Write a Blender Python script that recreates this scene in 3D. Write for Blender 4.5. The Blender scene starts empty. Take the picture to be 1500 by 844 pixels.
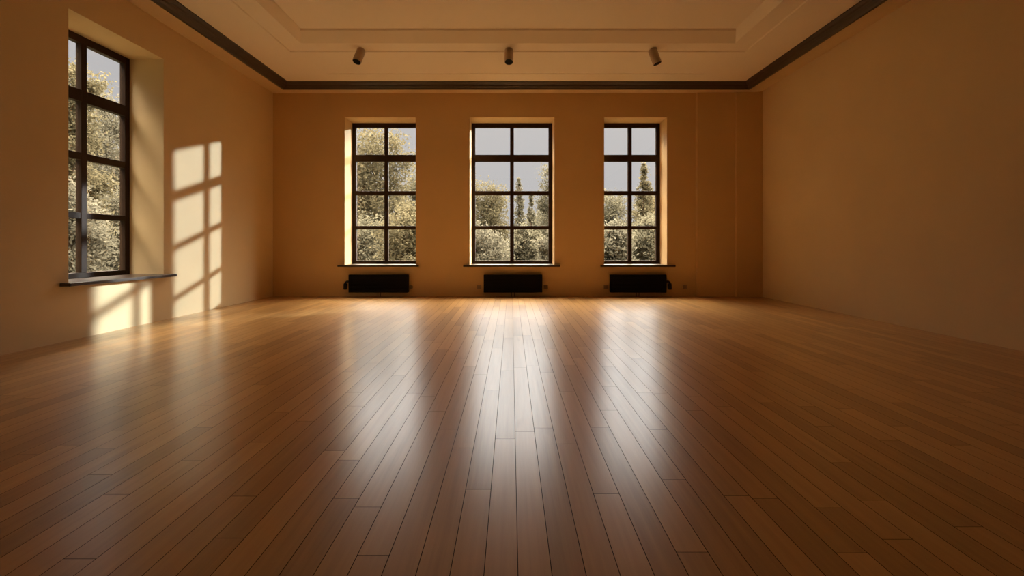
import bpy, bmesh, math, random
import numpy as np
from mathutils import Vector, Matrix

random.seed(7)
SCN = bpy.context.scene
COL = SCN.collection
PI = math.pi

# ------------------------------------------------------------------ measures
S = 0.01307            # metres per photograph pixel at the far wall
D = 712 * S            # distance camera -> far wall
HC = 76 * S            # camera height
XL, XR = -349 * S, 363 * S
YF, YB = -2.6, D
ZC = HC + 226 * S      # ceiling
ZTOP = ZC + 0.55
def zz(p): return HC + p * S   # height of a far-wall pixel row given relative to the horizon

# ------------------------------------------------------------------ helpers
def tag(o, label=None, cat=None, group=None, kind=None):
    if label: o['label'] = label
    if cat: o['category'] = cat
    if group: o['group'] = group
    if kind: o['kind'] = kind
    return o

def empty(name, loc=(0, 0, 0), rz=0.0):
    o = bpy.data.objects.new(name, None)
    o.empty_display_size = 0.1
    COL.objects.link(o)
    o.location = loc
    o.rotation_euler = (0, 0, rz)
    return o

def obj(name, bm, mat, parent=None, smooth=False, bevel=0.0, segs=2):
    me = bpy.data.meshes.new(name)
    bmesh.ops.recalc_face_normals(bm, faces=bm.faces)
    bm.to_mesh(me); bm.free()
    o = bpy.data.objects.new(name, me)
    me.materials.append(mat)
    if smooth:
        for p in me.polygons: p.use_smooth = True
    COL.objects.link(o)
    if parent: o.parent = parent
    if bevel:
        m = o.modifiers.new('bevel', 'BEVEL')
        m.width = bevel; m.segments = segs; m.limit_method = 'ANGLE'
    return o

def box(bm, x0, x1, y0, y1, z0, z1):
    v = [bm.verts.new(p) for p in ((x0, y0, z0), (x1, y0, z0), (x1, y1, z0), (x0, y1, z0),
                                   (x0, y0, z1), (x1, y0, z1), (x1, y1, z1), (x0, y1, z1))]
    for f in ((0, 3, 2, 1), (4, 5, 6, 7), (0, 1, 5, 4), (1, 2, 6, 5), (2, 3, 7, 6), (3, 0, 4, 7)):
        bm.faces.new([v[i] for i in f])

def tube(bm, pts, rads, n=12, cap=True):
    pts = [Vector(p) for p in pts]
    rings = []
    for i, p in enumerate(pts):
        t = (pts[min(i + 1, len(pts) - 1)] - pts[max(i - 1, 0)]).normalized()
        a = Vector((1, 0, 0)) if abs(t.x) < 0.8 else Vector((0, 1, 0))
        u = t.cross(a).normalized(); w = t.cross(u)
        r = rads[i] if isinstance(rads, (list, tuple)) else rads
        rings.append([bm.verts.new(p + (u * math.cos(2 * PI * k / n) + w * math.sin(2 * PI * k / n)) * r) for k in range(n)])
    for a, b in zip(rings, rings[1:]):
        for k in range(n):
            bm.faces.new((a[k], a[(k + 1) % n], b[(k + 1) % n], b[k]))
    if cap:
        bm.faces.new(rings[0]); bm.faces.new(rings[-1])

def lathe(bm, prof, n=40):
    """profile of (radius, z) turned round the z axis"""
    rings = [[bm.verts.new((r * math.cos(2 * PI * k / n), r * math.sin(2 * PI * k / n), z)) for k in range(n)] for r, z in prof]
    for a, b in zip(rings, rings[1:]):
        for k in range(n):
            bm.faces.new((a[k], a[(k + 1) % n], b[(k + 1) % n], b[k]))
    bm.faces.new(rings[0]); bm.faces.new(rings[-1])

def rect_sweep(bm, rects, close=False):
    """rects: (x0,x1,y0,y1,z) loops joined one to the next"""
    loops = [[bm.verts.new(p) for p in ((x0, y0, z), (x1, y0, z), (x1, y1, z), (x0, y1, z))] for x0, x1, y0, y1, z in rects]
    pairs = list(zip(loops, loops[1:]))
    if close: pairs.append((loops[-1], loops[0]))
    for a, b in pairs:
        for k in range(4):
            bm.faces.new((a[k], a[(k + 1) % 4], b[(k + 1) % 4], b[k]))
    return loops

# ------------------------------------------------------------------ materials
def new_mat(name):
    m = bpy.data.materials.new(name); m.use_nodes = True
    nt = m.node_tree
    return m, nt, nt.nodes['Principled BSDF'], nt.nodes['Material Output']

def mottled(name, c, rough=0.6, var=0.06, scale=3.0, bump=0.0, bscale=60.0, spec=0.5, metal=0.0, coat=0.0):
    m, nt, b, out = new_mat(name)
    N = nt.nodes; L = nt.links
    tc = N.new('ShaderNodeTexCoord')
    no = N.new('ShaderNodeTexNoise'); no.inputs['Scale'].default_value = scale; no.inputs['Detail'].default_value = 5
    L.new(tc.outputs['Object'], no.inputs['Vector'])
    rp = N.new('ShaderNodeValToRGB')
    rp.color_ramp.elements[0].position = 0.3; rp.color_ramp.elements[1].position = 0.7
    rp.color_ramp.elements[0].color = [x * (1 - var) for x in c] + [1]
    rp.color_ramp.elements[1].color = [min(1, x * (1 + var)) for x in c] + [1]
    L.new(no.outputs['Fac'], rp.inputs['Fac']); L.new(rp.outputs['Color'], b.inputs['Base Color'])
    b.inputs['Roughness'].default_value = rough
    b.inputs['Specular IOR Level'].default_value = spec
    b.inputs['Metallic'].default_value = metal
    b.inputs['Coat Weight'].default_value = coat
    if bump:
        n2 = N.new('ShaderNodeTexNoise'); n2.inputs['Scale'].default_value = bscale; n2.inputs['Detail'].default_value = 6
        L.new(tc.outputs['Object'], n2.inputs['Vector'])
        bp = N.new('ShaderNodeBump'); bp.inputs['Strength'].default_value = bump; bp.inputs['Distance'].default_value = 0.004
        L.new(n2.outputs['Fac'], bp.inputs['Height']); L.new(bp.outputs['Normal'], b.inputs['Normal'])
    return m

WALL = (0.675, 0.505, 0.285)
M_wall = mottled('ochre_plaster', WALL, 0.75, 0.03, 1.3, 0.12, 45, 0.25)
M_back = mottled('bounce_tinted_plaster', (0.635, 0.425, 0.205), 0.75, 0.03, 1.3, 0.12, 45, 0.25)  # far wall plaster, warm bounced light put into its colour
M_ceil = mottled('cream_ceiling_paint', (0.82, 0.70, 0.55), 0.8, 0.02, 1.0, 0.05, 40, 0.2)
M_crown = mottled('dark_brown_moulding', (0.055, 0.032, 0.018), 0.45, 0.15, 4.0)
M_frame = mottled('dark_bronze_paint', (0.034, 0.018, 0.010), 0.55, 0.15, 6.0, spec=0.12)
M_sill = mottled('dark_stained_sill', (0.040, 0.022, 0.012), 0.30, 0.2, 8.0)
M_rad = mottled('black_enamel', (0.0035, 0.0025, 0.002), 0.55, 0.1, 10.0, spec=0.12)
M_valve = mottled('black_plastic', (0.012, 0.010, 0.009), 0.5, 0.1, 10.0, spec=0.3)
M_can = mottled('taupe_lacquer', (0.44, 0.34, 0.24), 0.5, 0.05, 12.0)
M_hole = mottled('black_baffle', (0.004, 0.004, 0.004), 0.6, 0.1, 12.0, spec=0.1)
M_lens = mottled('smoked_lens', (0.01, 0.01, 0.012), 0.15, 0.1, 12.0)
M_sock = mottled('brown_socket_plastic', (0.34, 0.235, 0.135), 0.5, 0.05, 12.0)
M_handle = mottled('dark_handle_metal', (0.03, 0.022, 0.016), 0.35, 0.1, 20.0, metal=0.6)
M_bark = mottled('grey_brown_bark', (0.14, 0.10, 0.065), 0.9, 0.35, 6.0, 0.6, 25)
M_lawn = mottled('dry_lawn', (0.030, 0.028, 0.016), 0.95, 0.3, 0.8, 0.5, 30, 0.0)

def glass_mat():
    m, nt, b, out = new_mat('window_glass')
    N = nt.nodes; L = nt.links
    N.remove(b)
    tr = N.new('ShaderNodeBsdfTransparent'); tr.inputs['Color'].default_value = (0.965, 0.97, 0.965, 1)
    gl = N.new('ShaderNodeBsdfGlossy'); gl.inputs['Roughness'].default_value = 0.02
    ge = N.new('ShaderNodeNewGeometry')      # Schlick reflectance, the same on both faces of a pane
    def op(o, a, b_):
        n = N.new('ShaderNodeMath'); n.operation = o
        for i, v in enumerate((a, b_)):
            if isinstance(v, float): n.inputs[i].default_value = v
            else: L.new(v, n.inputs[i])
        return n.outputs[0]
    dt = N.new('ShaderNodeVectorMath'); dt.operation = 'DOT_PRODUCT'
    L.new(ge.outputs['Incoming'], dt.inputs[0]); L.new(ge.outputs['Normal'], dt.inputs[1])
    ab = N.new('ShaderNodeMath'); ab.operation = 'ABSOLUTE'; L.new(dt.outputs['Value'], ab.inputs[0])
    fr = op('ADD', 0.035, op('MULTIPLY', 0.9, op('POWER', op('SUBTRACT', 1.0, ab.outputs[0]), 5.0)))
    mx = N.new('ShaderNodeMixShader')
    L.new(fr, mx.inputs['Fac']); L.new(tr.outputs[0], mx.inputs[1]); L.new(gl.outputs[0], mx.inputs[2])
    L.new(mx.outputs[0], out.inputs['Surface'])
    return m
M_glass = glass_mat()

def leaf_mat(name, dark, light):
    m, nt, b, out = new_mat(name)
    N = nt.nodes; L = nt.links
    N.remove(b)
    tc = N.new('ShaderNodeTexCoord')
    no = N.new('ShaderNodeTexNoise'); no.inputs['Scale'].default_value = 1.6; no.inputs['Detail'].default_value = 6
    no.inputs['Roughness'].default_value = 0.75
    L.new(tc.outputs['Object'], no.inputs['Vector'])
    rp = N.new('ShaderNodeValToRGB')
    rp.color_ramp.elements[0].position = 0.35; rp.color_ramp.elements[1].position = 0.65
    rp.color_ramp.elements[0].color = (*dark, 1); rp.color_ramp.elements[1].color = (*light, 1)
    L.new(no.outputs['Fac'], rp.inputs['Fac'])
    df = N.new('ShaderNodeBsdfDiffuse'); tl = N.new('ShaderNodeBsdfTranslucent')
    mx = N.new('ShaderNodeMixShader'); mx.inputs[0].default_value = 0.5
    L.new(rp.outputs[0], df.inputs['Color']); L.new(rp.outputs[0], tl.inputs['Color'])
    L.new(df.outputs[0], mx.inputs[1]); L.new(tl.outputs[0], mx.inputs[2]); L.new(mx.outputs[0], out.inputs['Surface'])
    return m
M_leaf = {
    'gold': leaf_mat('golden_leaves', (0.070, 0.062, 0.040), (0.118, 0.102, 0.062)),
    'olive': leaf_mat('olive_leaves', (0.078, 0.072, 0.052), (0.118, 0.109, 0.077)),
    'grey': leaf_mat('grey_green_leaves', (0.078, 0.073, 0.056), (0.115, 0.107, 0.082)),
}

def floor_mat():
    m, nt, b, out = new_mat('oiled_plank_floor')
    N = nt.nodes; L = nt.links
    PW, PL, X0 = 0.1024, 1.34, 0.020
    def math_(op, a, b_=None, c=None):
        n = N.new('ShaderNodeMath'); n.operation = op
        for i, v in enumerate((a, b_, c)):
            if v is None: continue
            if isinstance(v, (int, float)): n.inputs[i].default_value = v
            else: L.new(v, n.inputs[i])
        return n.outputs[0]
    tc = N.new('ShaderNodeTexCoord')
    sp = N.new('ShaderNodeSeparateXYZ'); L.new(tc.outputs['Object'], sp.inputs[0])
    u = math_('DIVIDE', math_('SUBTRACT', sp.outputs['X'], X0), PW)
    row = math_('FLOOR', u); fu = math_('FRACT', u)
    w1 = N.new('ShaderNodeTexWhiteNoise'); w1.noise_dimensions = '1D'; L.new(row, w1.inputs['W'])
    v = math_('ADD', math_('DIVIDE', sp.outputs['Y'], PL), math_('MULTIPLY', w1.outputs['Value'], 7.0))
    pl = math_('FLOOR', v); fv = math_('FRACT', v)
    cb = N.new('ShaderNodeCombineXYZ'); L.new(row, cb.inputs[0]); L.new(pl, cb.inputs[1])
    w2 = N.new('ShaderNodeTexWhiteNoise'); w2.noise_dimensions = '3D'; L.new(cb.outputs[0], w2.inputs['Vector'])
    # seams
    gx = math_('MULTIPLY', math_('MINIMUM', fu, math_('SUBTRACT', 1.0, fu)), PW)
    gy = math_('MULTIPLY', math_('MINIMUM', fv, math_('SUBTRACT', 1.0, fv)), PL)
    g = math_('MINIMUM', gx, gy)
    mr = N.new('ShaderNodeMapRange'); mr.interpolation_type = 'SMOOTHSTEP'
    mr.inputs['From Min'].default_value = 0.0007; mr.inputs['From Max'].default_value = 0.0018
    L.new(g, mr.inputs['Value'])
    seam = mr.outputs[0]                       # 0 in the gap, 1 on the wood
    # grain
    mp = N.new('ShaderNodeVectorMath'); mp.operation = 'MULTIPLY'; mp.inputs[1].default_value = (34.0, 1.1, 1.0)
    L.new(tc.outputs['Object'], mp.inputs[0])
    off = N.new('ShaderNodeVectorMath'); off.operation = 'MULTIPLY_ADD'; off.inputs[1].default_value = (31.0, 57.0, 13.0)
    L.new(w2.outputs['Color'], off.inputs[0]); L.new(mp.outputs[0], off.inputs[2])
    n1 = N.new('ShaderNodeTexNoise'); n1.inputs['Scale'].default_value = 1.0; n1.inputs['Detail'].default_value = 7
    n1.inputs['Roughness'].default_value = 0.65; n1.inputs['Distortion'].default_value = 0.15
    L.new(off.outputs[0], n1.inputs['Vector'])
    mp2 = N.new('ShaderNodeVectorMath'); mp2.operation = 'MULTIPLY'; mp2.inputs[1].default_value = (0.22, 0.9, 1.0)
    L.new(off.outputs[0], mp2.inputs[0])
    n2 = N.new('ShaderNodeTexNoise'); n2.inputs['Scale'].default_value = 1.0; n2.inputs['Detail'].default_value = 3
    L.new(mp2.outputs[0], n2.inputs['Vector'])
    # knots and dark flecks
    kn = N.new('ShaderNodeMapRange'); kn.inputs['From Min'].default_value = 0.66; kn.inputs['From Max'].default_value = 0.78
    L.new(n2.outputs['Fac'], kn.inputs['Value'])
    val = math_('ADD', math_('ADD', math_('MULTIPLY', w2.outputs['Value'], 0.46), math_('MULTIPLY', n1.outputs['Fac'], 0.62)), -0.04)
    rp = N.new('ShaderNodeValToRGB')
    e = rp.color_ramp.elements
    e[0].position = 0.12; e[0].color = (0.32, 0.160, 0.050, 1)
    e[1].position = 0.88; e[1].color = (0.64, 0.36, 0.122, 1)
    k = e.new(0.5); k.color = (0.49, 0.262, 0.084, 1)
    L.new(val, rp.inputs['Fac'])
    mk = N.new('ShaderNodeMix'); mk.data_type = 'RGBA'; mk.blend_type = 'MULTIPLY'
    L.new(math_('MULTIPLY', kn.outputs[0], 0.45), mk.inputs[0]); L.new(rp.outputs['Color'], mk.inputs[6])
    mk.inputs[7].default_value = (0.45, 0.35, 0.28, 1)
    ms = N.new('ShaderNodeMix'); ms.data_type = 'RGBA'
    L.new(seam, ms.inputs[0]); ms.inputs[6].default_value = (0.012, 0.006, 0.003, 1); L.new(mk.outputs[2], ms.inputs[7])
    L.new(ms.outputs[2], b.inputs['Base Color'])
    b.inputs['Roughness'].default_value = 0.32
    b.inputs['IOR'].default_value = 1.5; b.inputs['Specular IOR Level'].default_value = 0.25
    L.new(seam, b.inputs['Coat Weight']); L.new(math_('MULTIPLY', seam, 0.25), b.inputs['Specular IOR Level'])
    b.inputs['Coat IOR'].default_value = 1.52
    b.inputs['Coat Roughness'].default_value = 0.25
    h = seam
    bp = N.new('ShaderNodeBump'); bp.inputs['Strength'].default_value = 0.15; bp.inputs['Distance'].default_value = 0.001
    L.new(h, bp.inputs['Height']); L.new(bp.outputs['Normal'], b.inputs['Normal'])
    return m
M_floor = floor_mat()

# ------------------------------------------------------------------ room shell
TB = 0.55                                  # thickness of the outer walls
zs, zt = zz(-30), zz(186)                  # bottom and top of every window opening
SILL = 0.035
WIN_BACK = [(-244 * S, -140 * S), (-61 * S, 63 * S), (136 * S, 228 * S)]
WIN_LEFT = (383 * S, 488 * S)

bm = bmesh.new(); box(bm, XL - TB, XR + 0.3, YF - 0.3, YB + TB, -0.2, 0.0)
tag(obj('floor', bm, M_floor), 'glossy orange brown plank floor running toward the windows', 'floor', kind='structure')

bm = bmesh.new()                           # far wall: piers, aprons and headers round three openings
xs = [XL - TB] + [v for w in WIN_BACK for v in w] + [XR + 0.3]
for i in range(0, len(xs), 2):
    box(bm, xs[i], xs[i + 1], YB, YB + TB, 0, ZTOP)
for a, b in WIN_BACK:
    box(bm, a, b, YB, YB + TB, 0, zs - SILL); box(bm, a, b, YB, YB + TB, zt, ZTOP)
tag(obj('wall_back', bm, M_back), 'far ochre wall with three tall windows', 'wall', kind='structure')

bm = bmesh.new()
a, b = WIN_LEFT
box(bm, XL - TB, XL, YF, a, 0, ZTOP); box(bm, XL - TB, XL, b, YB, 0, ZTOP)
box(bm, XL - TB, XL, a, b, 0, zs - SILL); box(bm, XL - TB, XL, a, b, zt, ZTOP)
tag(obj('wall_left', bm, M_wall), 'left ochre wall with one deep window and sun patches', 'wall', kind='structure')
bm = bmesh.new(); box(bm, XR, XR + 0.3, YF, YB, 0, ZTOP)
tag(obj('wall_right', bm, M_wall), 'plain ochre wall on the right without windows', 'wall', kind='structure')
bm = bmesh.new(); box(bm, XL - TB, XR + 0.3, YF - 0.3, YF, 0, ZTOP)
M_front_dark = mottled('dark_unseen_wall', (0.07, 0.04, 0.022), 0.6, 0.2, 3.0)  # dark colour added out of view to cut bounce onto the near floor
tag(obj('wall_front', bm, M_front_dark), 'unseen wall behind the camera, darkened to dim the near room', 'wall', kind='structure')

# stepped boxing on the far wall by the right corner
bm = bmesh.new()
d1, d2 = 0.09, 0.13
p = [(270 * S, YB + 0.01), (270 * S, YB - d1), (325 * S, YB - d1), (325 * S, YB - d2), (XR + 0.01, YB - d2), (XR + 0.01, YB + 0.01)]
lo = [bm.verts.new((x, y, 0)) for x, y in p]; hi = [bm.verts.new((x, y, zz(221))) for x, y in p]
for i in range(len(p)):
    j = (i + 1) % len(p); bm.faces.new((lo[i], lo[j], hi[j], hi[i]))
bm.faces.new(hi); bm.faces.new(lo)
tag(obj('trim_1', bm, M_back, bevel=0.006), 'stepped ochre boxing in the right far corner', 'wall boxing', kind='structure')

# ceiling with a recessed tray
TX0, TX1, TY0, TY1 = -238 * S, 253 * S, YF + 1.4, 0.771 * D
m = 0.29; CX, CY = 6.5 * S, 16 * S
bm = bmesh.new()
loops = rect_sweep(bm, [
    (XL - 0.02, XR + 0.02, YF - 0.02, YB + 0.02, ZC + 0.0),
    (TX0 - m, TX1 + m, TY0 - m, TY1 + m, ZC),
    (TX0 - m + 0.012, TX1 + m - 0.012, TY0 - m + 0.012, TY1 + m - 0.012, ZC + 0.014),
    (TX0, TX1, TY0, TY1, ZC + 0.014),
    (TX0 + CX, TX1 - CX, TY0 + CY, TY1 - CY, zz(235.2)),
    (TX0 + CX + .012, TX1 - CX - .012, TY0 + CY + .012, TY1 - CY - .012, zz(236.4)),
])
bm.faces.new(loops[-1])
ce = obj('ceiling', bm, M_ceil)
for pl in ce.data.polygons: pass
tag(ce, 'cream ceiling with a shallow recessed tray', 'ceiling', kind='structure')
bm = bmesh.new()                            # roof slab closing the room above the tray
box(bm, XL - TB, XR + 0.3, YF - 0.3, YB + TB, ZTOP, ZTOP + 0.1)
tag(obj('trim_6', bm, M_ceil), 'roof slab over the room', 'roof slab', kind='structure')

def inset(d, z): return (XL + d, XR - d, YF + d, YB - d, z)
bm = bmesh.new()                            # plaster cornice against the wall
rect_sweep(bm, [inset(-0.01, zz(221.5)), inset(0.03, zz(221.3)), inset(0.05, zz(220.6)), inset(28 * S, zz(218)), inset(28 * S, ZC + .01), inset(-0.01, ZC + .01)], True)
tag(obj('trim_2', bm, M_wall), 'ochre plaster cornice round the top of the walls', 'cornice', kind='structure')
bm = bmesh.new()                            # dark crown moulding inside it
rect_sweep(bm, [inset(27.5 * S, zz(217.6)), inset(30.5 * S, zz(217.4)), inset(31.5 * S, zz(219.3)), inset(33.5 * S, zz(220.6)), inset(34.3 * S, zz(222.4)), inset(36.5 * S, zz(223.2)),
                inset(38.5 * S, zz(224.8)), inset(39 * S, zz(224.9)), inset(39 * S, ZC + 0.004), inset(27.5 * S, ZC + 0.004)], True)
tag(obj('trim_3', bm, M_crown), 'dark brown crown moulding under the ceiling edge', 'crown moulding', kind='structure')
bm = bmesh.new()                            # slim bead round the tray's upper edge
def bead(d, z): return (TX0 + CX + d, TX1 - CX - d, TY0 + CY + d, TY1 - CY - d, zz(z))
rect_sweep(bm, [bead(-.030, 235.0), bead(-.022, 234.3), bead(-.006, 234.6), bead(.004, 235.6), bead(.004, 236.4), bead(-.030, 236.4)], True)
tag(obj('trim_4', bm, M_ceil), 'slim bead along the top of the ceiling tray', 'ceiling bead', kind='structure')
bm = bmesh.new()                            # raised fillet on the ceiling by the far wall
yb = 0.904 * D
box(bm, -243 * S, 256 * S, yb, yb + 0.02, ZC - 0.007, ZC + 0.004)
tag(obj('trim_5', bm, M_ceil), 'thin ceiling fillet before the far wall', 'ceiling fillet', kind='structure')

# ------------------------------------------------------------------ windows (built facing -Y, then turned for the left wall)
K = 1.049
ROWS = [(137.4, 179.4), (81.8, 127.0), (28.3, 75.5), (-25.3, 23.0)]   # glass, heights relative to the horizon
def window(name, label, w, loc, rz, sill_over, handle):
    """local frame: x along the wall from 0 to w, y outward, z up from the floor"""
    root = empty(name, loc, rz)
    tag(root, label, 'window', kind='structure')
    y0, y1 = 34 * S, 34 * S + 0.075
    fs = 5.5 * S * K; mh = 2.8 * S * K
    c = w / 2
    g0, g1 = zz(ROWS[-1][0]), zz(ROWS[0][1])
    bm = bmesh.new()
    box(bm, 0, fs, y0, y1, zs, zt); box(bm, w - fs, w, y0, y1, zs, zt)
    box(bm, fs, w - fs, y0, y1, g1, zt); box(bm, fs, w - fs, y0, y1, zs, g0)
    obj('frame', bm, M_frame, root, bevel=0.005)
    bm = bmesh.new(); box(bm, c - mh, c + mh, y0 - 0.006, y1 - 0.01, g0, g1)
    mul = obj('mullion', bm, M_frame, root, bevel=0.006)
    if handle:
        hz = zz(46 * K)
        bm = bmesh.new()
        tube(bm, [(c, y0 - 0.006, hz), (c, y0 - 0.04, hz)], 0.009, 10)
        tube(bm, [(c, y0 - 0.04, hz + 0.012), (c, y0 - 0.043, hz - 0.03), (c + handle * 0.006, y0 - 0.04, hz - 0.11)], [0.010, 0.010, 0.007], 10)
        box(bm, c - 0.014, c + 0.014, y0 - 0.014, y0 - 0.0055, hz - 0.035, hz + 0.035)
        obj('handle', bm, M_handle, mul, bevel=0.002)
    for i in range(3):
        za, zb = zz(ROWS[i + 1][1]), zz(ROWS[i][0])
        bm = bmesh.new()
        ex = 0.012 if i == 0 else 0.0
        box(bm, fs, c - mh, y0 - ex, y1 - 0.008, za, zb); box(bm, c + mh, w - fs, y0 - ex, y1 - 0.008, za, zb)
        if i == 0:
            box(bm, c - mh, c + mh, y0 - ex, y0 - 0.0065, za, zb)
        obj('transom' if i == 0 else 'glazing_bar', bm, M_frame, root, bevel=0.004)
    bm = bmesh.new()
    for a, b in ROWS:
        for xa, xb in ((fs, c - mh), (c + mh, w - fs)):
            box(bm, xa + 0.0005, xb - 0.0005, y0 + 0.034, y0 + 0.040, zz(a) + 0.0005, zz(b) - 0.0005)
    obj('glass_panes', bm, M_glass, root)
    bm = bmesh.new()
    box(bm, 0.001, w - 0.001, -0.02, y0 + 0.02, zs - SILL + 0.001, zs)
    ov = sill_over
    box(bm, -ov[0], w + ov[1], -0.11, -0.0015, zs - SILL, zs)
    obj('window_sill', bm, M_sill, root, bevel=0.004)
    return root

for i, ((a, b), ov, hd) in enumerate(zip(WIN_BACK, ((.105, .06), (.115, .10), (.075, .13)), (-1, 0, 1))):
    window('window_%d' % (i + 1), ('left window of the far wall, trees filling nearly all panes',
                                   'middle and widest window of the far wall',
                                   'right window of the far wall, next to the corner boxing')[i], b - a, (a, YB, 0), 0, ov, hd)
a, b = WIN_LEFT
window('window_4', 'large window set deep in the left wall', b - a, (XL, a, 0), PI / 2, (.10, .10), 0)

# ------------------------------------------------------------------ radiators
def radiator(label, x0, x1, side):
    """side -1: thermostat valve on the left end, 1: on the right, 0: none"""
    w = (x1 - x0); z0, z1 = 0.080, 0.418
    root = empty('radiator', ((x0 + x1) / 2, YB, 0))
    tag(root, label, 'radiator', 'radiators under the far windows')
    h = w / 2; yf = -0.125; yk = -0.030
    bm = bmesh.new()                                     # front panel with shallow horizontal ribs
    n = 11; prof = [(yf + 0.045, z0), (yf + 0.008, z0), (yf, z0 + 0.008)]
    for k in range(n):
        zc = z0 + 0.02 + (z1 - z0 - 0.04) * (k + 0.5) / n; s = (z1 - z0 - 0.04) / n
        prof += [(yf, zc - s * 0.42), (yf + 0.005, zc - s * 0.24), (yf + 0.005, zc + s * 0.24), (yf, zc + s * 0.42)]
    prof += [(yf, z1 - 0.008), (yf + 0.008, z1), (yf + 0.045, z1)]
    A = [bm.verts.new((-h + 0.004, y, z)) for y, z in prof]; B = [bm.verts.new((h - 0.004, y, z)) for y, z in prof]
    for k in range(len(prof) - 1): bm.faces.new((A[k], A[k + 1], B[k + 1], B[k]))
    bm.faces.new((A[-1], A[0], B[0], B[-1])); bm.faces.new(A); bm.faces.new(B)
    obj('front_panel', bm, M_rad, root)
    bm = bmesh.new(); box(bm, -h + 0.012, h - 0.012, yk - 0.014, yk, z0 + 0.01, z1 - 0.01)
    obj('rear_panel', bm, M_rad, root, bevel=0.004)
    bm = bmesh.new()                                     # top grille of cross bars
    y_a, y_b = yf + 0.046, yk - 0.015
    for k in range(int(w / 0.022)):
        x = -h + 0.02 + k * 0.022
        if x + 0.006 < h - 0.01: box(bm, x, x + 0.006, y_a, y_b, z1 - 0.016, z1 - 0.002)
    box(bm, -h + 0.012, h - 0.012, y_a - 0.0005, y_a + 0.004, z1 - 0.018, z1 - 0.001)
    box(bm, -h + 0.012, h - 0.012, y_b - 0.004, y_b + 0.0005, z1 - 0.018, z1 - 0.001)
    obj('top_grille', bm, M_rad, root)
    for sx in (-1, 1):
        bm = bmesh.new(); box(bm, sx * h - 0.006, sx * h + 0.006, yf + 0.006, yk, z0 + 0.002, z1 - 0.002)
        obj('end_cap', bm, M_rad, root, bevel=0.005)
        bm = bmesh.new(); box(bm, sx * h * 0.6 - 0.02, sx * h * 0.6 + 0.02, yk - 0.001, -0.0005, z0 + 0.04, z1 - 0.04)
        obj('wall_bracket', bm, M_rad, root)
    if side:
        s = side; ex = s * (h + 0.006); zv = 0.285
        bm = bmesh.new()
        tube(bm, [(ex, -0.07, zv), (s * (h + 0.055), -0.07, zv), (s * (h + 0.075), -0.07, zv - 0.012), (s * (h + 0.078), -0.07, zv - 0.04)], 0.018, 14)
        vb = obj('valve', bm, M_valve, root, smooth=True)
        bm = bmesh.new()
        tube(bm, [(s * (h + 0.078), -0.07, zv - 0.035), (s * (h + 0.08), -0.07, zv - 0.05), (s * (h + 0.084), -0.07, zv - 0.14), (s * (h + 0.084), -0.07, zv - 0.152)], [0.026, 0.033, 0.033, 0.027], 18)
        obj('thermostat_head', bm, M_valve, vb)
    bm = bmesh.new()
    for sx in (-1, 1): tube(bm, [(sx * 0.025, -0.05, z0 + 0.03), (sx * 0.025, -0.05, 0.0)], 0.006, 10)
    tube(bm, [(-0.07, -0.05, z0 + 0.03), (0.07, -0.05, z0 + 0.03)], 0.012, 10)
    obj('pipes', bm, M_valve, root, smooth=True)
    return root
kr = 1 / 1.012
radiator('low black radiator under the left far window, valve on its left end', -238 * S * kr, -151.5 * S * kr, -1)
radiator('low black radiator under the middle far window, no hooked valve', -40 * S * kr, 45 * S * kr, 0)
radiator('low black radiator under the right far window, valve on its right end', 145.5 * S * kr, 227 * S * kr, 1)

# ------------------------------------------------------------------ sockets
def socket(label, px, round_=False, r=3.2):
    root = empty('wall_socket', (px * S, YB, zz(-62.5)))
    tag(root, label, 'socket', 'sockets low on the far wall')
    hw = r * S
    bm = bmesh.new()
    if round_:
        tube(bm, [(0, 0, 0), (0, -0.010, 0), (0, -0.014, 0)], [hw, hw, hw * .9], 28)
    else:
        box(bm, -hw, hw, -0.011, 0.0, -hw, hw)
    obj('cover_plate', bm, M_sock, root, bevel=0 if round_ else 0.004)
    y = -0.014 if round_ else -0.011
    bm = bmesh.new()
    tube(bm, [(0, y + .002, 0), (0, y - 0.004, 0), (0, y - 0.004, 0), (0, y + .001, 0)], [hw * .66, hw * .64, hw * .52, hw * .5], 24)
    obj('rim', bm, M_sock, root)
    bm = bmesh.new()
    for sx in (-1, 1): tube(bm, [(sx * 0.0095, y - 0.0005, 0), (sx * 0.0095, y - 0.0015, 0)], 0.0035, 10)
    obj('pin_holes', bm, M_hole, root)
socket('small round brown socket just right of the left radiator', -147, True)
socket('small brown socket just left of the middle radiator', -47)
socket('small brown socket just right of the middle radiator', 50.5)
socket('small brown socket just left of the right radiator', 138.5)
socket('small brown socket between the right radiator and the corner boxing', 254, False, 2.8)

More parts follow.
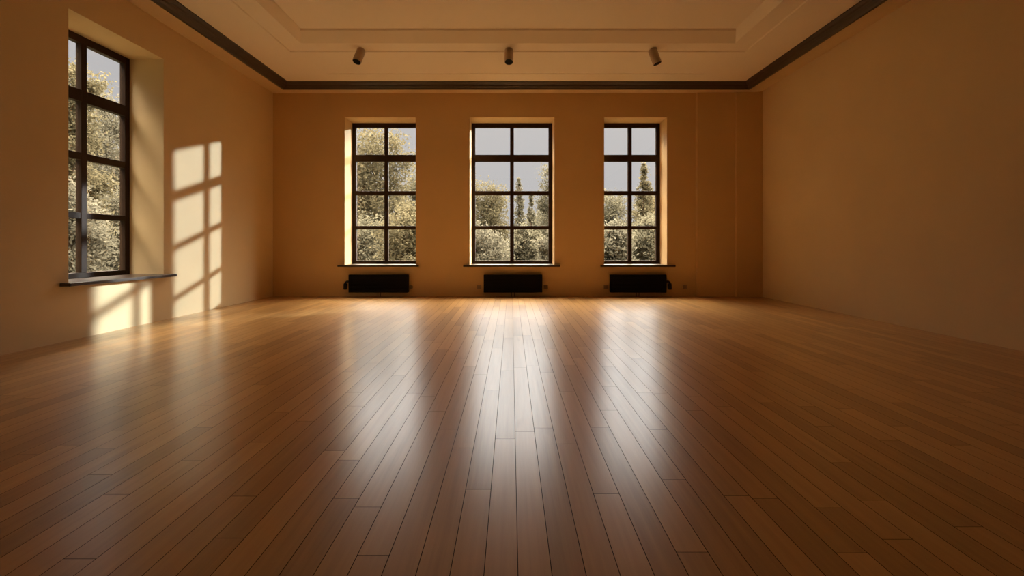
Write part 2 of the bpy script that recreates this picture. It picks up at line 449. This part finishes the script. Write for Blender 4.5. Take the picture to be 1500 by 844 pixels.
# ------------------------------------------------------------------ ceiling spotlights
def spotlight(label, px, py, direction, length=0.235, rad=0.066):
    k = 226 / (358 - py)
    base = Vector(((px - 749) * S * k, k * D, ZC))
    root = empty('ceiling_spotlight', base)
    tag(root, label, 'spotlight', 'spotlights in a row on the ceiling')
    bm = bmesh.new(); lathe(bm, [(0.046, 0.0), (0.046, -0.012), (0.041, -0.018), (0.012, -0.018)], 36)
    obj('ceiling_plate', bm, M_can, root, smooth=False, bevel=0)
    d = Vector(direction).normalized()
    bm = bmesh.new()
    tube(bm, [(0, 0, -0.016), (0, 0, -0.05)], 0.013, 14)
    obj('swivel_joint', bm, M_can, root, smooth=True)
    R = Vector((0, 0, -1)).rotation_difference(d).to_matrix().to_4x4()
    pivot = Vector((0, 0, -0.055))
    T = Matrix.Translation(pivot) @ R
    def part(name, prof, mat, sm=True):
        b2 = bmesh.new(); lathe(b2, prof, 44); b2.transform(T)
        o = obj(name, b2, mat, root, smooth=False)
        if sm:
            for p_ in o.data.polygons: p_.use_smooth = len(p_.vertices) == 4 
            md = o.modifiers.new('edges', 'EDGE_SPLIT'); md.split_angle = math.radians(40)
        return o
    L_ = length; r = rad; z = 0.055
    part('lamp_can', [(r * .55, z), (r * .90, z - 0.005), (r, z - 0.02), (r, z - L_ + 0.003), (r - .003, z - L_), (r - 0.007, z - L_), (r - 0.007, z - L_ + 0.012)], M_can)
    part('baffle', [(r - 0.0065, z - L_ + 0.001), (r - 0.011, z - L_ + 0.001), (r - 0.022, z - L_ + 0.045), (r - 0.030, z - L_ + 0.046)], M_hole)
    part('lens', [(r - 0.028, z - L_ + 0.047), (0.015, z - L_ + 0.040), (0.003, z - L_ + 0.039)], M_lens)
    return root
spotlight('left ceiling spotlight with its black mouth tilted left toward the room', 528, 72, (-0.22, -0.42, -1))
spotlight('middle ceiling spotlight pointing down and toward the room', 745.5, 72, (0.0, -0.42, -1))
spotlight('right ceiling spotlight turned away so little of its black mouth shows', 957, 72, (0.34, -0.10, -1))

# ------------------------------------------------------------------ outdoors
GZ = -0.9
bm = bmesh.new(); box(bm, -300, 300, YB + TB + 0.05, 500, GZ - 0.2, GZ); box(bm, -300, XL - TB - 0.05, -60, YB + TB + 0.05, GZ - 0.2, GZ)
tag(obj('ground', bm, M_lawn), 'dry lawn outside the windows', 'lawn', kind='structure')

def leaves_mesh(name, centers, cl_r, n, size, rng, mat):
    """n small folded leaves gathered round the cluster centres"""
    ci = rng.integers(0, len(centers), n)
    p = centers[ci] + rng.normal(0, 1, (n, 3)) * cl_r[ci][:, None] * 0.5
    a = rng.normal(0, 1, (n, 3)); a /= np.linalg.norm(a, axis=1)[:, None]
    b = rng.normal(0, 1, (n, 3)); b -= (a * b).sum(1)[:, None] * a; b /= np.linalg.norm(b, axis=1)[:, None]
    s = size * rng.uniform(0.6, 1.3, n)[:, None]
    c = np.cross(a, b) * s * 0.15
    v = np.stack([p - a * s, p - b * s * 0.5 + c, p + a * s, p + b * s * 0.5 + c], 1).reshape(-1, 3)
    me = bpy.data.meshes.new(name)
    i = np.arange(n)[:, None] * 4
    f = np.concatenate([i + [0, 1, 2], i + [0, 2, 3]], 0)
    me.from_pydata(v.tolist(), [], f.tolist())
    me.materials.append(mat)
    return me

def crown_clusters(kind, h0, h1, r, n, rng):
    out, rad = [], []
    while len(out) < n:
        q = rng.uniform(-1, 1, 3)
        t = (q[2] + 1) / 2
        if kind == 'cone':
            lim = (1 - t) ** 0.75 * (0.78 + 0.22 * abs(math.sin(t * 19))); q[0] *= lim; q[1] *= lim
        else:
            lim = math.sqrt(max(0.0, 1 - abs(2 * t - 0.9) ** 2.6 / 1.38)) * (0.82 + 0.18 * math.sin(q[0] * 9 + q[1] * 7 + q[2] * 8))
            if math.hypot(q[0], q[1]) > lim: continue
        out.append((q[0] * r, q[1] * r, h0 + t * (h1 - h0)))
        rad.append(r * (0.14 + 0.22 * (1 - t) if kind == 'cone' else 0.30) * rng.uniform(0.7, 1.3))
    return np.array(out), np.array(rad)

def tree(label, px, top_py, dist, half_px, kind='round', col='olive', low=0.25, n=6000, leaf=0.10, seed=1, cat='tree', name='tree', x=None, group=None):
    rng = np.random.default_rng(seed)
    X = (px - 749) / 712 * dist if x is None else x
    top = HC + (358 - top_py) / 712 * dist
    r = half_px / 712 * dist
    H = top - GZ
    root = empty(name, (X, dist, GZ))
    tag(root, label, cat, group)
    cen, rad = crown_clusters(kind, H * low, H * 0.985, r, 150 if kind == 'round' else 170, rng)
    me = leaves_mesh('foliage', cen, rad, int(n * 2.2), leaf * 0.8, rng, M_leaf[col])
    o = bpy.data.objects.new('foliage', me); COL.objects.link(o); o.parent = root
    bm = bmesh.new()
    tr = max(0.03, H * 0.018)
    ths = H * (0.6 if kind == 'cone' else 0.7)
    tube(bm, [(0, 0, 0), (tr * .4, 0, ths * .3), (0, tr * .5, ths * .65), (0, 0, ths)], [tr * 1.3, tr, tr * .65, tr * .2], 9)
    for k in range(7):
        c = cen[rng.integers(0, len(cen))]
        zb = max(H * low * 0.7, min(ths * .9, c[2] - r * 0.5))
        tube(bm, [(0, 0, zb), (c[0] * .5, c[1] * .5, (zb + c[2]) / 2 + .05), tuple(c)], [tr * .45, tr * .3, tr * .1], 6)
    obj('trunk', bm, M_bark, root, smooth=True)
    return root

T = 'trees beyond the windows'
tree('tall golden tree filling the left far window up to its top panes', 548, 184, 24, 58, 'round', 'gold', .22, 9000, .10, 11, group=T)
tree('golden tree beyond the far wall between the far corner and the left far window', 466, 205, 31, 54, 'round', 'gold', .2, 7000, .11, 12, group=T)
tree('olive tree behind the right edge of the left far window', 624, 238, 28, 34, 'round', 'olive', .2, 6500, .10, 13, group=T)
tree('rounded golden tree in the left panes of the middle far window', 708, 270, 31, 42, 'round', 'gold', .15, 7000, .10, 14, group=T)
tree('narrow olive conifer just right of the mullion in the middle far window', 760, 260, 29, 16, 'cone', 'olive', .08, 1500, .085, 15, group=T)
tree('shorter olive conifer in the right panes of the middle far window', 778, 282, 25, 13, 'cone', 'olive', .08, 1200, .08, 16, group=T)
tree('tall ragged olive tree at the right edge of the middle far window', 814, 232, 28, 27, 'round', 'olive', .12, 5000, .085, 17, group=T)
tree('distant low olive tree in the gap between the middle window conifers and tall tree', 790, 306, 34, 26, 'round', 'olive', .1, 3500, .10, 18, group=T)
tree('broad olive tree in the left panes of the right far window', 893, 280, 34, 34, 'round', 'olive', .12, 6000, .10, 19, group=T)
tree('slender golden tree rising highest in the right far window', 943, 238, 25.5, 21, 'cone', 'gold', .10, 2400, .085, 20, group=T)
tree('golden tree in the right panes of the right far window', 958, 284, 31, 32, 'round', 'gold', .12, 6000, .10, 21, group=T)
tree('golden tree high in the near panes of the left wall window', 104, 72, 16.5, 46, 'round', 'gold', .2, 8000, .085, 22, group=T)
tree('grey green tree in the far panes of the left wall window', 165, 142, 21.5, 50, 'round', 'grey', .15, 8000, .085, 23, group=T)
tree('olive tree standing behind the other two in the left wall window', 128, 118, 28, 60, 'round', 'olive', .2, 7000, .10, 24, group=T)
tree('tall olive tree left of the left wall window, behind its near jamb', 25, 60, 22, 50, 'round', 'olive', .2, 6000, .1, 25, group=T)

SG = 'shrubs below the trees'
def shrub(label, px, top, dist, half, col, seed):
    tree(label, px, top, dist, half, 'round', col, .0, 6000, .085, seed, 'shrub', 'shrub', group=SG)
shrub('olive shrub low in the left panes of the left far window', 530, 318, 19.5, 48, 'olive', 41)
shrub('golden shrub low in the right panes of the left far window', 596, 300, 16.8, 44, 'gold', 42)
shrub('grey shrub low in the left panes of the middle far window', 708, 330, 16.8, 38, 'grey', 43)
shrub('olive shrub low beside the mullion of the middle far window', 768, 334, 19.2, 28, 'olive', 44)
shrub('grey shrub low at the right edge of the middle far window', 816, 326, 16.4, 27, 'grey', 45)
shrub('grey shrub low in the left panes of the right far window', 892, 326, 16.8, 36, 'grey', 46)
shrub('olive shrub low in the right panes of the right far window', 950, 322, 19.4, 40, 'olive', 47)
shrub('grey shrub low in the near panes of the left wall window', 100, 268, 14.2, 56, 'grey', 48)
shrub('grey shrub low in the far panes of the left wall window', 186, 276, 19.4, 46, 'grey', 49)
shrub('olive shrub beyond the far wall, between the left and middle windows', 655, 326, 19.2, 34, 'olive', 50)
shrub('olive shrub beyond the far wall, between the middle and right windows', 850, 328, 19.2, 30, 'olive', 51)

# ------------------------------------------------------------------ light
W = bpy.data.worlds.new('sky'); SCN.world = W; W.use_nodes = True
nt = W.node_tree; N = nt.nodes; L = nt.links
bg = N['Background']
tc = N.new('ShaderNodeTexCoord'); sp = N.new('ShaderNodeSeparateXYZ'); L.new(tc.outputs['Generated'], sp.inputs[0])
rp = N.new('ShaderNodeValToRGB'); e = rp.color_ramp.elements
e[0].position = 0.0; e[0].color = (0.155, 0.150, 0.152, 1)
e[1].position = 0.70; e[1].color = (19.5, 17.0, 13.4, 1)
for pos, c in ((0.238, (0.172, 0.164, 0.162)), (0.285, (1.65, 1.6, 1.53)), (0.45, (2.0, 1.88, 1.74))):
    k = e.new(pos); k.color = (*c, 1)
ax = N.new('ShaderNodeMath'); ax.operation = 'ADD'; ax.inputs[1].default_value = 0.35; L.new(sp.outputs['X'], ax.inputs[0])
mn = N.new('ShaderNodeMath'); mn.operation = 'MINIMUM'; mn.inputs[1].default_value = 0.0; L.new(ax.outputs[0], mn.inputs[0])
ma = N.new('ShaderNodeMath'); ma.operation = 'MULTIPLY_ADD'; ma.inputs[1].default_value = 1.1
L.new(mn.outputs[0], ma.inputs[0]); L.new(sp.outputs['Z'], ma.inputs[2])
L.new(ma.outputs[0], rp.inputs['Fac']); mr = N.new('ShaderNodeMapRange'); mr.inputs['From Min'].default_value = -0.35; mr.inputs['From Max'].default_value = 0.2
mr.inputs['To Min'].default_value = 0.35; mr.inputs['To Max'].default_value = 1.0     # the sky behind the camera, away from the low sun, is dimmer
L.new(sp.outputs['Y'], mr.inputs['Value'])
sc = N.new('ShaderNodeVectorMath'); sc.operation = 'SCALE'
L.new(rp.outputs[0], sc.inputs[0]); L.new(mr.outputs[0], sc.inputs['Scale'])
L.new(sc.outputs[0], bg.inputs['Color'])
bg.inputs['Strength'].default_value = 3.7

def beam(name, target, d, size, power, color, dist=32.0, spread=1.7):
    """added stand-in for low sun at one window: a far, nearly parallel rectangular lamp"""
    l = bpy.data.lights.new(name, 'AREA'); l.shape = 'RECTANGLE'; l.size, l.size_y = size
    l.energy = power; l.color = color; l.spread = math.radians(spread)
    o = bpy.data.objects.new(name, l); COL.objects.link(o)
    d = Vector(d).normalized()
    o.location = Vector(target) - d * dist
    o.rotation_euler = d.to_track_quat('-Z', 'Y').to_euler()
    return o
SUNC = (0.82, 0.97, 1.06)
beam('sun_stand_in', (-192 * S, YB + .45, zz(76)), (-1, -1.22, -0.41), (1.75, 3.9), 40, SUNC)  # added lamp in place of the sun, left far window only
beam('sun_stand_in', (1 * S, YB + .45, zz(76)), (-1, -0.845, -0.344), (1.55, 3.9), 54, SUNC)  # second added lamp, middle window only, at a different angle from the first

def portal(x, y, w, rz):
    l = bpy.data.lights.new('sky_portal', 'AREA'); l.shape = 'RECTANGLE'; l.size = w; l.size_y = zt - zs
    l.cycles.is_portal = True
    o = bpy.data.objects.new('sky_portal', l); COL.objects.link(o)
    o.location = (x, y, (zs + zt) / 2); o.rotation_euler = (PI / 2, 0, rz)
    return o
for a, b in WIN_BACK: portal((a + b) / 2, YB + TB + 0.02, b - a, PI * 0 + 0)
portal(XL - TB - 0.02, sum(WIN_LEFT) / 2, WIN_LEFT[1] - WIN_LEFT[0], PI / 2)
for o in COL.objects:
    if o.name.startswith('sky_portal'):
        # a portal shines along its own -Z: turn it to face into the room
        o.rotation_euler[0] = -PI / 2 if abs(o.rotation_euler[2]) < .1 else o.rotation_euler[0]
        if abs(o.rotation_euler[2]) > .1: o.rotation_euler = Vector((1, 0, 0)).to_track_quat('-Z', 'Y').to_euler()
        else: o.rotation_euler = Vector((0, -1, 0)).to_track_quat('-Z', 'Y').to_euler()

# ------------------------------------------------------------------ camera and view
cam = bpy.data.cameras.new('camera'); co = bpy.data.objects.new('camera', cam); COL.objects.link(co)
co.location = (0, 0, HC); co.rotation_euler = (PI / 2, 0, 0)
cam.sensor_width = 36; cam.sensor_fit = 'HORIZONTAL'
cam.lens = 36 * 712 / 1500
cam.shift_x = 1 / 1500; cam.shift_y = -64 / 1500
cam.clip_start = 0.02; cam.clip_end = 300
SCN.camera = co
vs = SCN.view_settings
vs.view_transform = 'Standard'; vs.look = 'None'; vs.gamma = 1; vs.use_curve_mapping = False
vs.exposure = 0.0
cy = SCN.cycles
cy.max_bounces = 12; cy.diffuse_bounces = 8; cy.glossy_bounces = 5; cy.transparent_max_bounces = 24
cy.sample_clamp_indirect = 8.0
cy.use_denoising = True
